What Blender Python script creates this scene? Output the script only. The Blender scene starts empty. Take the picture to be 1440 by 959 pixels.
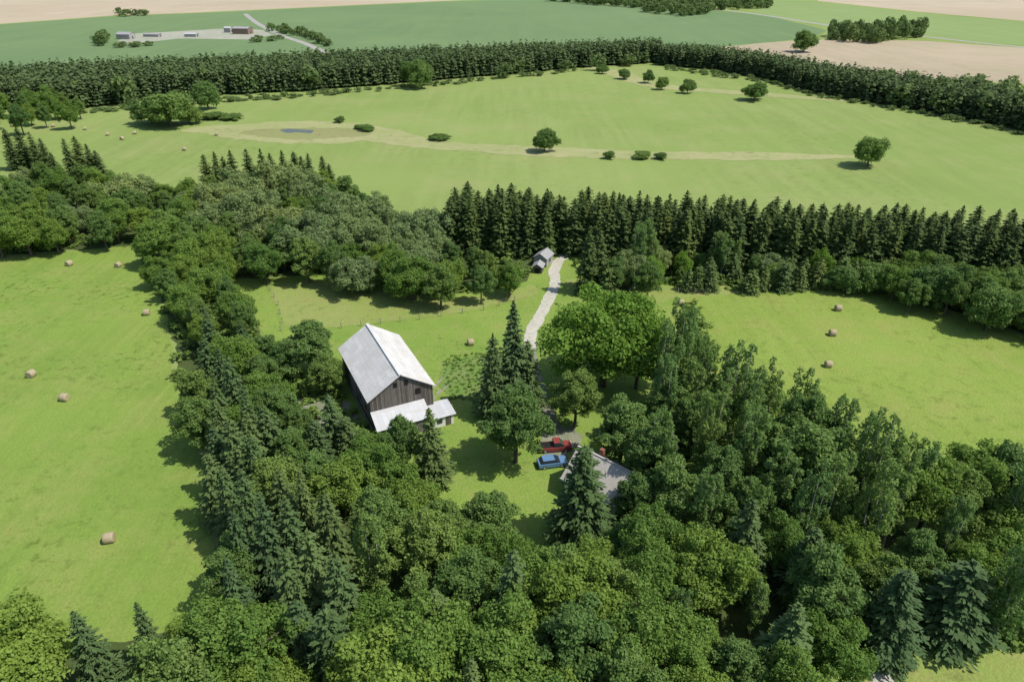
import bpy, math, random
import numpy as np
from mathutils import Vector
rng=np.random.default_rng(11); random.seed(11)
F=973.0; TH=math.atan(.56); CH=67.0
CT,ST=math.cos(TH),math.sin(TH)
scene=bpy.context.scene
COL=scene.collection
def G(u,v,h=0.0):
    "survey point: bearing/declination pair measured from the drone -> ground metres (x,y)"
    a=(u-720)/F; b=-(v-479.5)/F
    t=(CH-h)/(ST-b*CT)
    return (a*t,(CT+b*ST)*t)
def poly(pts,h=0.0): return [G(u,v,h) for u,v in pts]
# ------------------------------------------------------------ materials
def new_mat(name):
    m=bpy.data.materials.new(name); m.use_nodes=True
    nt=m.node_tree; nt.nodes.clear()
    out=nt.nodes.new('ShaderNodeOutputMaterial')
    return m,nt,out
class N:
    def __init__(s,nt): s.nt=nt
    def node(s,t,**k):
        n=s.nt.nodes.new(t)
        for a,b in k.items(): setattr(n,a,b)
        return n
    def link(s,a,b): s.nt.links.new(a,b)
    def coord(s,rot=0,scale=(1,1,1)):
        tc=s.node('ShaderNodeTexCoord'); mp=s.node('ShaderNodeMapping')
        mp.inputs['Rotation'].default_value=(0,0,rot); mp.inputs['Scale'].default_value=scale
        s.link(tc.outputs['Object'],mp.inputs['Vector']); return mp.outputs['Vector']
    def noise(s,co,scale,detail=4,rough=.55,dist=0.):
        n=s.node('ShaderNodeTexNoise'); n.inputs['Scale'].default_value=scale
        n.inputs['Detail'].default_value=detail; n.inputs['Roughness'].default_value=rough
        n.inputs['Distortion'].default_value=dist
        s.link(co,n.inputs['Vector']); return n.outputs['Fac']
    def rng(s,fac,a,b,c=0.,d=1.):
        m=s.node('ShaderNodeMapRange'); s.link(fac,m.inputs[0])
        for i,x in enumerate((a,b,c,d)): m.inputs[i+1].default_value=x
        return m.outputs[0]
    def mix(s,fac,a,b,mode='MIX'):
        m=s.node('ShaderNodeMix',data_type='RGBA',blend_type=mode)
        for sock,val in ((m.inputs[0],fac),(m.inputs[6],a),(m.inputs[7],b)):
            if hasattr(val,'links'): s.link(val,sock)
            elif isinstance(val,(int,float)): sock.default_value=val
            else: sock.default_value=(*val,1)
        return m.outputs[2]
    def math(s,op,a,b=0.):
        m=s.node('ShaderNodeMath',operation=op)
        for i,v in enumerate((a,b)):
            if hasattr(v,'links'): s.link(v,m.inputs[i])
            else: m.inputs[i].default_value=v
        return m.outputs[0]
    def bump(s,h,st=.4,d=.1):
        b=s.node('ShaderNodeBump'); b.inputs['Strength'].default_value=st; b.inputs['Distance'].default_value=d
        s.link(h,b.inputs['Height']); return b.outputs[0]
    def bsdf(s,out,col,rough=.8,metal=0.,spec=.3,normal=None):
        p=s.node('ShaderNodeBsdfPrincipled')
        if hasattr(col,'links'): s.link(col,p.inputs['Base Color'])
        else: p.inputs['Base Color'].default_value=(*col,1)
        p.inputs['Roughness'].default_value=rough; p.inputs['Metallic'].default_value=metal
        p.inputs['Specular IOR Level'].default_value=spec
        if normal: s.link(normal,p.inputs['Normal'])
        s.link(p.outputs[0],out.inputs[0]); return p
def field_mat(name,c1,c2,c3,tuft=.5,stripe=.3,rot=0.,period=6.,big=.02,tsc=.55):
    "c1 base, c2 lighter, c3 dry; irregular mowing streaks from noise stretched along the mowing direction"
    m,nt,out=new_mat(name); n=N(nt); co=n.coord()
    a=n.rng(n.noise(co,big,4),.38,.62)
    col=n.mix(a,c1,c2)
    b=n.rng(n.noise(co,big*5,5,.7),.46,.68)
    col=n.mix(n.math('MULTIPLY',b,.65),col,c3)
    if stripe>0:
        st=n.noise(n.coord(rot,(1/period,.04/period*1.5,1)),1.6,3,.65,.3)
        fade=n.rng(n.noise(co,big*1.6,2),.35,.6)
        col=n.mix(n.math('MULTIPLY',n.rng(st,.40,.6,0,stripe),fade),col,tuple(x*.66 for x in c1))
    t=n.rng(n.noise(co,tsc,4,.72),.52,.66)
    t2=n.rng(n.noise(co,big*2.3,2),.40,.62)
    col=n.mix(n.math('MULTIPLY',n.math('MULTIPLY',t,t2),tuft),col,tuple(x*.40 for x in c1))
    f=n.noise(co,2.6,3,.75)
    col=n.mix(n.rng(f,.3,.7,0,.5),col,tuple(x*.6 for x in c1))
    n.bsdf(out,col,.95,spec=.1,normal=n.bump(f,.6,.25)); return m
def plain(name,col,rough=.6,metal=0.,var=.25,scale=3.,spec=.4):
    m,nt,out=new_mat(name); n=N(nt); co=n.coord()
    f=n.noise(co,scale,4,.6)
    c=n.mix(n.rng(f,.3,.7,0,1),tuple(x*(1-var) for x in col),col)
    n.bsdf(out,c,rough,metal,spec,n.bump(f,.15,.02)); return m
def foliage(name,dark,light,trans=.3,rough=.6,objvar=.5,spec=.1,hue=.35):
    m,nt,out=new_mat(name); n=N(nt)
    at=n.node('ShaderNodeAttribute',attribute_name='tint')
    oi=n.node('ShaderNodeObjectInfo')
    f=n.math('ADD',n.math('MULTIPLY',at.outputs['Fac'],1-objvar),n.math('MULTIPLY',oi.outputs['Random'],objvar))
    c=n.mix(f,dark,light)
    if objvar>0 and hue>0:
        r2=n.math('FRACT',n.math('MULTIPLY',oi.outputs['Random'],17.3))
        c=n.mix(n.rng(r2,.45,1.,0,hue),c,(light[0]*1.35,light[1]*1.12,light[2]*.8))
        r3=n.math('FRACT',n.math('MULTIPLY',oi.outputs['Random'],41.7))
        c=n.mix(n.rng(r3,.5,1.,0,.5),c,(dark[0]*.95,dark[1]*1.0,dark[2]*1.3))
    p=n.bsdf(out,c,rough,spec=spec)
    tr=n.node('ShaderNodeBsdfTranslucent'); n.link(n.mix(.5,c,tuple(min(1,x*1.5) for x in light)),tr.inputs[0])
    mx=n.node('ShaderNodeMixShader'); mx.inputs[0].default_value=trans
    n.link(p.outputs[0],mx.inputs[1]); n.link(tr.outputs[0],mx.inputs[2]); n.link(mx.outputs[0],out.inputs[0])
    return m
M={}
M['maple']=foliage('maple_leaves',(.100,.188,.038),(.225,.335,.068),trans=.36)
M['ash']=foliage('broad_leaves',(.092,.168,.045),(.21,.315,.084),trans=.36)
M['bright']=foliage('bright_leaves',(.125,.235,.036),(.215,.345,.055),objvar=.2,trans=.36,hue=0)
M['willow']=foliage('willow_leaves',(.160,.225,.080),(.270,.350,.130),objvar=.3,trans=.36)
M['poplar']=foliage('poplar_leaves',(.115,.205,.055),(.225,.335,.095),objvar=.3,trans=.42)
M['spruce']=foliage('spruce_needles',(.060,.106,.036),(.130,.195,.066),trans=.18,rough=.7)
M['plant']=foliage('plantation_needles',(.058,.096,.030),(.125,.180,.050),trans=.2,rough=.7)
M['far']=foliage('distant_needles',(.068,.106,.042),(.115,.165,.060),trans=.2,rough=.8,objvar=0)
M['farb']=foliage('distant_leaves',(.095,.150,.052),(.165,.235,.074),trans=.3,rough=.8,objvar=0)
M['shrub']=foliage('undergrowth_leaves',(.11,.19,.038),(.22,.31,.075),objvar=0)
M['juniper']=foliage('small_conifer_needles',(.08,.13,.04),(.165,.23,.07),trans=.2,rough=.7)
M['bark']=plain('bark',(.14,.11,.08),.9,var=.5,scale=6)
M['palebark']=plain('pale_bark',(.30,.29,.24),.9,var=.5,scale=6)
# ------------------------------------------------------------ object helpers
def link(o): COL.objects.link(o); return o
def mk_mesh(name,verts,faces,mat=None,smooth=False):
    me=bpy.data.meshes.new(name); me.from_pydata([tuple(v) for v in verts],[],faces)
    if mat: me.materials.append(mat)
    if smooth: me.polygons.foreach_set('use_smooth',[True]*len(me.polygons))
    me.update(); return me
def obj(name,me,parent=None,loc=(0,0,0),rot=(0,0,0),scale=(1,1,1)):
    o=bpy.data.objects.new(name,me); link(o)
    o.location=loc; o.rotation_euler=rot; o.scale=scale
    if parent: o.parent=parent
    return o
def root(name,label,cat,loc=(0,0,0),rz=0.,group=None,me=None,scale=(1,1,1)):
    o=obj(name,me,None,loc,(0,0,rz),scale)
    o["label"]=label; o["category"]=cat
    if group: o["group"]=group
    return o
def structure(name,me):
    o=obj(name,me); o["kind"]="structure"; return o
def boxmesh(name,size,mat,bev=0.):
    import bmesh
    bm=bmesh.new(); bmesh.ops.create_cube(bm,size=1)
    bmesh.ops.scale(bm,vec=size,verts=bm.verts)
    if bev: bmesh.ops.bevel(bm,geom=bm.edges[:],offset=bev,segments=2,affect='EDGES',profile=.6)
    me=bpy.data.meshes.new(name); bm.to_mesh(me); bm.free(); me.materials.append(mat); return me
def box(name,size,loc,mat,parent,bev=0.,rot=(0,0,0)):
    return obj(name,boxmesh(name,size,mat,bev),parent,loc,rot)
def quadmesh(name,Q,tint,mat):
    n=len(Q)
    me=bpy.data.meshes.new(name)
    V=np.ascontiguousarray(Q.reshape(-1,3),dtype=np.float32)
    me.vertices.add(n*4); me.vertices.foreach_set('co',V.ravel())
    me.loops.add(n*4); me.loops.foreach_set('vertex_index',np.arange(n*4,dtype=np.int32))
    me.polygons.add(n); me.polygons.foreach_set('loop_start',np.arange(0,n*4,4,dtype=np.int32))
    me.update(calc_edges=True)
    at=me.attributes.new('tint','FLOAT','POINT'); at.data.foreach_set('value',np.repeat(tint,4).astype(np.float32))
    me.materials.append(mat); return me
def unit(n):
    v=rng.normal(size=(n,3)); return v/np.linalg.norm(v,axis=1,keepdims=True)
def norm(v): return v/(np.linalg.norm(v,axis=1,keepdims=True)+1e-9)
def leafquads(P,Nn,size,bias=1.2,aspect=1.4,T=None):
    n=len(P); nn=norm(Nn*bias+unit(n))
    t=norm(np.cross(nn,unit(n))) if T is None else norm(T)
    b=norm(np.cross(nn,t)); s=(size*rng.uniform(.6,1.35,n))[:,None]
    t=t*s*aspect*.5; b=b*s*.5
    return np.stack([P-t,P+b-t*.1,P+t,P-b-t*.1],axis=1)
def tubes(segs,name,mat,k=6):
    V=[];Fc=[]
    for p0,p1,r0,r1 in segs:
        p0=Vector(p0);p1=Vector(p1); d=(p1-p0).normalized()
        x=d.orthogonal().normalized(); y=d.cross(x); s=len(V)
        for p,r in ((p0,r0),(p1,r1)):
            for i in range(k):
                a=2*math.pi*i/k; V.append(p+x*math.cos(a)*r+y*math.sin(a)*r)
        for i in range(k):
            j=(i+1)%k; Fc.append((s+i,s+j,s+k+j,s+k+i))
        Fc.append(tuple(s+k+i for i in range(k)))
    return mk_mesh(name,V,Fc,mat,True)
# ------------------------------------------------------------ tree makers
def leafy(L,per,leaf,sc,bias,mean):
    Qs=[];Ts=[]; sc=np.array(sc)
    for i,(x,y,z,r) in enumerate(L):
        n=int(per*(r/mean)**2); d=unit(n)
        keep=(d[:,2]>-.45)|(rng.random(n)<.35); d=d[keep]; n=len(d)
        ph=rng.uniform(0,6,3)
        bumpy=1+.20*np.sin(d[:,0]*5+ph[0])+.17*np.sin(d[:,1]*6+ph[1])+.15*np.sin(d[:,2]*7+ph[2])
        rad=r*bumpy*(1-.38*rng.random(n)**2.2+.24*rng.random(n)**3)
        P=np.array([x,y,z])+d*rad[:,None]*sc
        ok=np.ones(n,bool)
        for j,(a,b,c,q) in enumerate(L):
            if j==i: continue
            dd=(P-np.array([a,b,c]))/sc
            ok&=(dd**2).sum(1)>(q*.72)**2
        P=P[ok];d=d[ok]
        up=d.copy(); up[:,2]+=.35
        Qs.append(leafquads(P,norm(up),leaf,bias))
        Ts.append(np.clip(rng.uniform(.1,.9)*.5+rng.random(len(P))*.5,0,1))
    return np.concatenate(Qs),np.concatenate(Ts)
def broadleaf(R,Hc,z0,nl,lr,leaf,per,mat,egg=0.,bark='bark',bias=1.1):
    zc=z0+Hc*.5; L=[]; ph=rng.uniform(0,6,3)
    for i in range(nl):
        g=(i+.5)/nl; zz=1-1.85*g; az=i*2.399963+rng.uniform(-.4,.4)
        rr=math.sqrt(max(0,1-zz*zz)); f=rng.uniform(.50,.92) if i%5 else rng.uniform(.2,.5)
        f*=1+.16*math.sin(2*az+ph[0])+.10*math.sin(3*az+ph[1]+zz*2)
        wz=1-egg*max(0,zz)
        L.append((rr*math.cos(az)*f*R*wz,rr*math.sin(az)*f*R*wz,zc+zz*f*Hc*.5,R*rng.uniform(*lr)))
    L=np.array(L)
    Q,T=leafy(L,per,leaf,(1,1,.82),bias,R*sum(lr)/2)
    segs=[]; zt=z0+Hc*.55; r0=R*.065+.05
    segs.append(((0,0,-.2),(.1,.05,z0+.3),r0,r0*.75)); segs.append(((.1,.05,z0+.3),(0,.1,zt),r0*.75,r0*.35))
    for (x,y,z,r) in L[::2]:
        zb=z0+ (z-z0)*.45
        m=(x*.45,y*.45,zb+(z-zb)*.5)
        segs.append(((0,.05,zb),m,r0*.35,r0*.22)); segs.append((m,(x,y,z),r0*.22,.03))
    H=float(Q[:,:,2].max())
    return dict(crown=quadmesh('crown',Q,T,M[mat]),trunk=tubes(segs,'trunk',M[bark]),H=H,W=2*R)
def poplar(R,H,mat):
    "several upright leaders, each dressed with small leaf sprays, open gaps between"
    L=[];segs=[((0,0,-.2),(0,0,H*.35),.26,.2)]
    nl=int(rng.integers(4,7))
    for k in range(nl):
        a=2*math.pi*k/nl+rng.uniform(-.4,.4); top=H*rng.uniform(.72,1.0) if k else H
        rr=R*rng.uniform(.35,.62) if k else R*.08; zb=H*rng.uniform(.12,.28)
        bx,by=math.cos(a)*rr,math.sin(a)*rr
        segs.append(((0,0,zb),(bx*.8,by*.8,zb+H*.2),.14,.1)); segs.append(((bx*.8,by*.8,zb+H*.2),(bx,by,top-.4),.1,.02))
        n=int((top-zb)/.72)
        for i in range(n):
            t=(i+.5)/n; z=zb+.6+(top-zb-.8)*t
            w=R*.42*(1-t)**.55+.12; ang=rng.uniform(0,6.28)
            s=.35+.65*min(1,t*3)
            L.append((bx*s+math.cos(ang)*w*.75,by*s+math.sin(ang)*w*.75,z,rng.uniform(.40,.66)*(1.15-.45*t)))
    L=np.array(L); Q,T=leafy(L,110,.23,(1,1,1.25),.9,.5)
    return dict(crown=quadmesh('crown',Q,T,M[mat]),trunk=tubes(segs,'trunk',M['palebark']),H=float(Q[:,:,2].max()),W=2*R)
def conifer(H,R,z0,mat,dens=1.,step=.42,taper=.9,droop=.25,leaf=.42,wide=.30):
    Pl=[];Nl=[];Tl=[];Sl=[]; z=z0
    segs=[((0,0,-.2),(0,0,H*.5),R*.07,R*.045),((0,0,H*.5),(0,0,H-.15),R*.045,.02)]
    while z<H-.25:
        f=(z-z0)/(H-z0); L=R*(1-f)**taper*1.0+.12
        if f<.08: L*=.75+f*3
        nb=max(4,int((5+7*(1-f))*dens))
        off=rng.uniform(0,6); ring=rng.uniform(.80,1.15)
        for k in range(nb):
            a=off+2*math.pi*k/nb+rng.uniform(-.25,.25); l=L*rng.uniform(.6,1.18)*ring; zz=z+rng.uniform(-.2,.2)
            dr=droop*rng.uniform(.6,1.5); d=np.array([math.cos(a),math.sin(a),0]); s=np.array([-d[1],d[0],0])
            if f<.6 and k%3==0: segs.append(((0,0,zz),tuple(d*l*.8+np.array([0,0,zz-dr*l*.6])),.04,.012))
            ns=max(2,int(l/.27))
            tt=rng.random()
            for q in range(ns):
                u=(q+.7)/ns; p=d*l*u+np.array([0,0,zz-dr*l*(u-.35*u*u)])
                w=(1-u*.65)*l*wide
                for side in (-1,1):
                    pp=p+s*side*w*rng.uniform(.2,1)+np.array([0,0,rng.uniform(-.12,.06)])
                    Pl.append(pp);Nl.append((d[0]*.5,d[1]*.5,1.0)); Tl.append(d*.9+s*side*.6+np.array([0,0,-.3])); Sl.append(tt*.5+rng.random()*.5)
        z+=step*rng.uniform(.8,1.2)
    for k in range(14):
        Pl.append((rng.uniform(-.08,.08),rng.uniform(-.08,.08),H-.9*rng.random()));Nl.append((1,0,.3));Tl.append((.2,.2,1));Sl.append(.5)
    P=np.array(Pl);Nn=norm(np.array(Nl));T=np.array(Tl)
    Q=leafquads(P,Nn,leaf,1.9,1.8,T+unit(len(P))*.45)
    return dict(crown=quadmesh('crown',Q,np.array(Sl),M[mat]),trunk=tubes(segs,'trunk',M['bark'],5),H=H,W=2*R)
K={}
K['maple']=[broadleaf(5.2,9.5,2.0,60,(.15,.30),.235,720,'maple',.2) for _ in range(6)]
K['ash']=[broadleaf(4.4,10.5,2.0,70,(.12,.24),.22,430,'ash',.42) for _ in range(6)]
K['lone']=[broadleaf(4.5,8.2,.3,36,(.22,.34),.32,520,'ash',.15) for _ in range(3)]
K['bright']=[broadleaf(5.2,9.0,1.2,85,(.15,.26),.20,640,'bright',.15)]
K['willow']=[broadleaf(6.5,8.0,.8,110,(.11,.19),.27,330,'willow',0,bias=1.4) for _ in range(3)]
K['poplar']=[poplar(2.6,16,'poplar') for _ in range(5)]
K['spruce']=[conifer(15,3.3,.6,'spruce',taper=t,step=.36,leaf=.33,dens=1.1) for t in (.65,.9,.75,.6,.8)]
K['plant']=[conifer(15,3.1,.8,'plant',taper=t,step=.42,leaf=.38,dens=1.) for t in (.45,.6,.42,.55,.65)]
K['juniper']=[conifer(6,2.0,.2,'juniper',taper=t,step=.28,leaf=.28,dens=1.15) for t in (.45,.6)]
NAME={'maple':('maple_tree','dense round-crowned green maple tree in the farm woodland'),
'ash':('ash_tree','tall uneven dark green broadleaf tree in the farm woodland'),
'lone':('field_tree','lone round green tree standing in the open hay meadow'),
'bright':('maple_tree','large bright yellow-green maple tree beside the gravel drive'),
'willow':('willow_tree','broad olive-green willow tree in the wood by the paddock'),
'poplar':('poplar_tree','slender pale grey-green poplar tree with open upright crown'),
'spruce':('spruce_tree','dark green conical spruce tree standing in the farmyard grove'),
'plant':('pine_tree','dark narrow pine tree in the dense planted windbreak'),
'juniper':('small_fir_tree','small bushy green fir tree at the field edge')}
GRP={'lone':'lone trees of the hay meadow','maple':'maples of the farm woodland','ash':'broadleaf trees of the farm woodland','willow':'willows of the paddock wood','poplar':'poplars beside the hay field',
'spruce':'spruces around the farmyard','plant':'pines of the windbreak','juniper':'small firs along the field edge','bright':'maples of the farm woodland'}
placed=[]; counts={}
def tree(kind,x,y,h,w=None,label=None,var=None):
    vs=K[kind]; v=vs[random.randrange(len(vs))] if var is None else vs[var%len(vs)]
    s=h/v['H']; sw=(w/v['W']) if w else s*random.uniform(.85,1.15)
    nm,lb=NAME[kind]
    r=root(nm,label or lb,'tree',(x,y,0),random.uniform(0,6.28),GRP[kind],scale=(sw,sw,s))
    obj('trunk',v['trunk'],r); obj('crown',v['crown'],r)
    placed.append((x,y,(sw*v['W'])/2)); counts[nm]=counts.get(nm,0)+1
    return r
def T(kind,u,v,h,w=None,label=None,var=None):
    x,y=G(u,v,h); return tree(kind,x,y,h,w,label,var)
def inside(x,y,P):
    c=False;n=len(P);j=n-1
    for i in range(n):
        xi,yi=P[i];xj,yj=P[j]
        if (yi>y)!=(yj>y) and x<(xj-xi)*(y-yi)/(yj-yi)+xi: c=not c
        j=i
    return c
keepout=[]
def fill(P,sp,chooser,hr,tries=9000,gap=.5):
    xs=[p[0] for p in P]; ys=[p[1] for p in P]; pts=[]
    for _ in range(tries):
        x=random.uniform(min(xs),max(xs)); y=random.uniform(min(ys),max(ys))
        if not inside(x,y,P): continue
        if any((x-a)**2+(y-b)**2<sp*sp for a,b in pts): continue
        if any((x-a)**2+(y-b)**2<(r*gap+sp*.5)**2 for a,b,r in placed if abs(a-x)<20): continue
        if any((x-a)**2+(y-b)**2<r*r for a,b,r in keepout): continue
        pts.append((x,y))
    for x,y in pts:
        k=chooser(x,y); h=random.uniform(*hr)
        tree(k,x,y,h*(1.15 if k in('spruce','poplar') else 1))
# keep clear: barn, yard, house, lawn, drive head and shed, roadside track
keepout+=[(-17,92,9),(-21,100,10),(-25,107,9),(13.0,75.5,7.5),(-2,84,7),(3,86,7)]
keepout+=[(*G(766,372),8),(*G(764,395),7),(*G(800,352),6),(*G(790,368),6),(*G(780,385),6),(*G(1238,945),6.5),(*G(1290,950),7),(34,41,6.5)]
# ------------------------------------------------------------ single trees
T('ash',428,452,11,10.5); T('ash',395,480,8,7); T('ash',372,470,8,7); T('ash',455,500,8,7); T('ash',390,548,9,7); T('ash',375,545,9,7)
T('spruce',722,425,20,9.5,'tall dark spruce tree standing beside the farm drive'); T('spruce',693,470,15.5,7); T('spruce',742,478,13,6.5)
T('bright',858,398,20,21,'large spreading yellow-green maple tree beside the drive')
T('bright',905,440,15,11); T('ash',812,520,11,8); T('ash',880,560,12,10)
for u,v,h,w_ in((955,418,20,5.5),(972,432,19,5.5),(985,465,17,5.5),(940,450,18,5.5),(962,470,17,6),(1000,480,16,5),(945,500,16,5.5),(975,505,15,5.5)): T('poplar',u,v,h,w_)
T('ash',950,530,12,9);T('ash',985,550,12,8)
T('ash',725,545,13.5,10.5,'round leafy maple tree on the lawn before the house',0)
T('spruce',823,625,15.3,8.8,'bushy spruce tree standing close before the white house')
T('spruce',603,574,13.5,6.6);T('ash',560,585,11,6);T('spruce',460,553,12.5,6);T('spruce',484,585,9.5,6);T('spruce',440,590,10,6);T('ash',510,605,7,5);T('maple',480,640,10,9)
T('maple',525,617,10,9.5);T('ash',685,698,9.5,8.5);T('maple',575,680,9,8);T('ash',625,712,9,7.5);T('maple',650,745,9,8);T('ash',530,685,11,8);T('maple',715,752,9,7)
T('ash',918,600,12.5,9);T('poplar',930,575,15,5);T('poplar',945,600,14,5);T('ash',955,650,12,9);T('ash',905,668,9,7);T('maple',762,778,9,8)
T('maple',838,768,9.5,8);T('ash',800,775,9.5,8);T('ash',890,732,9.5,7);T('maple',912,715,11,8);T('ash',870,790,11,8);T('ash',895,632,8,5)
T('maple',1330,650,12,10);T('ash',1368,655,12,9);T('maple',1400,632,12.5,11);T('ash',1438,628,12.5,10);T('maple',1470,640,12,10);T('poplar',1290,608,14,5);T('poplar',1315,622,14,5);T('poplar',1265,600,14,5)
# left column, conifers with a few broadleaves between
for k,u,v,h in(('spruce',318,500,13),('spruce',298,530,12),('spruce',340,545,13),('ash',268,520,9),('spruce',322,590,14),('spruce',350,610,14),('spruce',298,600,12),('spruce',338,660,15),('ash',378,640,12),('spruce',310,655,13),('spruce',365,700,15),('spruce',325,715,14),('ash',405,600,10),('spruce',420,660,14),('ash',440,640,10),('spruce',285,475,11),('spruce',400,700,14),('spruce',455,690,13),('spruce',300,560,12),('ash',272,560,10),('spruce',335,620,13),('spruce',290,635,12),('ash',318,762,10),('spruce',345,580,12),('spruce',368,570,12),('spruce',390,660,13)):
    T(k,u,v,h,random.uniform(5.4,7.2) if k=='spruce' else random.uniform(7,8.5))
for u,v,h in((430,745,15),(470,780,14),(455,850,14),(400,770,14),(610,830,12),(1125,850,12),(1060,700,14),(1280,800,13),(1150,740,12)):
    T('spruce',u,v,h,random.uniform(6.5,8))
T('spruce',1372,790,11,10,'large shaggy green conifer above the roadside grass')
# distant lone trees
for k,u,v,h,w in(('lone',766,180,9,9.5),('lone',1231,191,11,12),('lone',1065,113,10,13),('lone',969,110,8,8),('lone',913,97,8,7),('lone',932,108,7,7),('lone',230,128,15,22),('lone',205,138,11,15),('lone',262,145,9,13),('lone',285,112,14,13),('lone',590,80,17,13),
  ('lone',575,85,14,11),('lone',300,158,3,12),('lone',325,160,2.5,11),('lone',618,188,2.6,8),('lone',610,190,2,5),('lone',477,163,3,5),('lone',515,176,2.5,7),('lone',505,175,2,5),('lone',857,212,3.,4.5),('lone',903,213,2.6,7),('lone',930,214,2.6,5),('lone',1136,40,17,18),('lone',878,97,6,8),('lone',848,90,6,7)):
    T(k,u,v,h,w,None if h>6 else 'low green shrub tree in the rough wet grass')
# spruces poking out of far wood
for u,v,h in((5,182,14),(22,180,14),(40,186,13),(55,195,12),(88,195,14),(103,192,14),(120,203,13),(132,212,11),(70,215,10),(285,218,14),(300,214,15),(322,212,15),(345,210,15),(365,210,15),(395,212,14),(412,214,14),(432,216,14),(452,220,13),(462,231,11),(312,220,13),(378,216,13),(422,220,12),
   (830,318,16),(845,324,14)):
    T('plant',u,v,h,6)
for u,v,h in((970,378,5.5),(985,372,6.5),(1003,369,7),(1060,378,6),(1078,374,6),(1107,366,7.5),(1130,374,6),(1156,362,7.5),(1190,358,8),(1205,365,7),(1035,355,7),(1170,378,5),(1230,370,6)):
    T('juniper',u,v,h)
# windbreak: rows of pines
a=G(634,267,14.8);b=G(1500,312,14.8)
dx,dy=b[0]-a[0],b[1]-a[1];Ln=math.hypot(dx,dy)
for row in range(4):
    n=int(Ln/2.9)
    for i in range(n):
        t=(i+.5*(row%2)+random.uniform(-.35,.35))/n
        if random.random()<.03: continue
        x=a[0]+dx*t-dy/Ln*row*3.8+random.uniform(-.8,.8); y=a[1]+dy*t+dx/Ln*row*3.8+random.uniform(-1.1,1.1)-4.5
        if row==0 and G(800,352)[0]-4<x<G(800,352)[0]+4.5: continue
        tree('plant',x,y,random.uniform(13.2,15.2),random.uniform(5.8,7.4))
# willows big masses
for u,v,h,w in((330,235,14,17),(390,222,15,18),(430,240,13,15),(350,265,13,16),(300,255,13,14),(470,262,13,15),(520,270,13,16),(560,290,12,14),(500,300,12,15),(440,290,12,15),(395,285,12,15),(545,320,10,13),(600,320,10,11),(365,300,10,12)):
    T('willow',u,v,h,w)
R3=poly([(-90,222),(0,222),(60,228),(140,238),(230,248),(290,240),(380,230),(460,240),(560,290),(620,320),(700,335),(728,350),(722,362),(640,375),(600,375),(540,362),(450,345),(320,345),(230,328),(190,300),(100,308),(0,315),(-90,320)],10)
fill(R3,6.4,lambda x,y: random.choice(['maple','ash','ash','maple','willow' if x<-20 else 'ash']),(7.5,12.5))
R2=poly([(205,315),(250,320),(320,380),(335,420),(345,460),(390,520),(420,580),(480,640),(400,700),(330,760),(300,690),(290,560),(262,470),(238,400),(205,350)],9)
fill(R2,5.0,lambda x,y: ('maple' if random.random()<.5 else 'ash') if y>122 else random.choice(['spruce','maple','ash','maple']),(6.5,10.5))
# poplar grove between lawn and hay field
RP=poly([(1000,500),(1040,490),(1085,495),(1130,510),(1160,545),(1200,570),(1260,595),(1300,615),(1300,680),(1200,680),(1100,640),(1030,600),(1000,560)],14.5)
fill(RP,4.3,lambda x,y:'poplar' if random.random()<.8 else 'ash',(12,16),6000,.25)
R1=poly([(-90,905),(0,885),(100,842),(200,822),(300,815),(350,765),(400,720),(470,685),(520,715),(600,715),(650,735),(690,775),(740,815),(790,800),(850,790),(880,760),(930,715),(990,680),(1010,610),(1060,555),(1110,545),(1170,575),(1250,605),(1330,645),(1440,632),(1540,655),(1540,790),(1420,800),(1290,825),(1225,870),(1190,1060),(-90,1060)],11.5)
def ch1(x,y):
    r=random.random()
    if x>22 and y>60: return 'poplar' if r<.40 else ('ash' if r<.74 else ('maple' if r<.95 else 'spruce'))
    if x<-18: return 'spruce' if r<.2 else ('maple' if r<.58 else 'ash')
    return 'maple' if r<.44 else ('ash' if r<.85 else ('spruce' if r<.92 else 'poplar'))
fill(R1,4.9,ch1,(7.5,13.5),18000,.45)
R4=poly([(840,352),(900,340),(1000,345),(1240,352),(1262,378),(1100,376),(1000,366),(930,372),(900,395),(850,395)],6)
fill(R4,4.2,lambda x,y: random.choice(['ash','maple','poplar','juniper','lone','willow','bright']),(4.0,8.5),7000,.25)
T('poplar',908,308,14,6);T('poplar',900,318,13,6);T('poplar',915,320,12,6);T('poplar',1015,325,11,6);T('poplar',1022,335,10,5);T('willow',890,355,9,9);T('ash',865,362,9,7);T('ash',915,368,9,7);T('ash',1275,325,10,9);T('ash',1350,335,10,9);T('willow',1310,345,9,9)
R5=poly([(1262,360),(1340,345),(1440,350),(1520,365),(1520,440),(1440,420),(1340,392),(1265,385)],9)
fill(R5,4.8,lambda x,y: random.choice(['ash','maple','lone']),(7,10.5),4000,.3)
R6=poly([(-120,120),(60,122),(120,135),(90,150),(0,158),(-120,165)],10)
fill(R6,11,lambda x,y: random.choice(['ash','maple']),(9,13),2500,.2)
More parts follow.
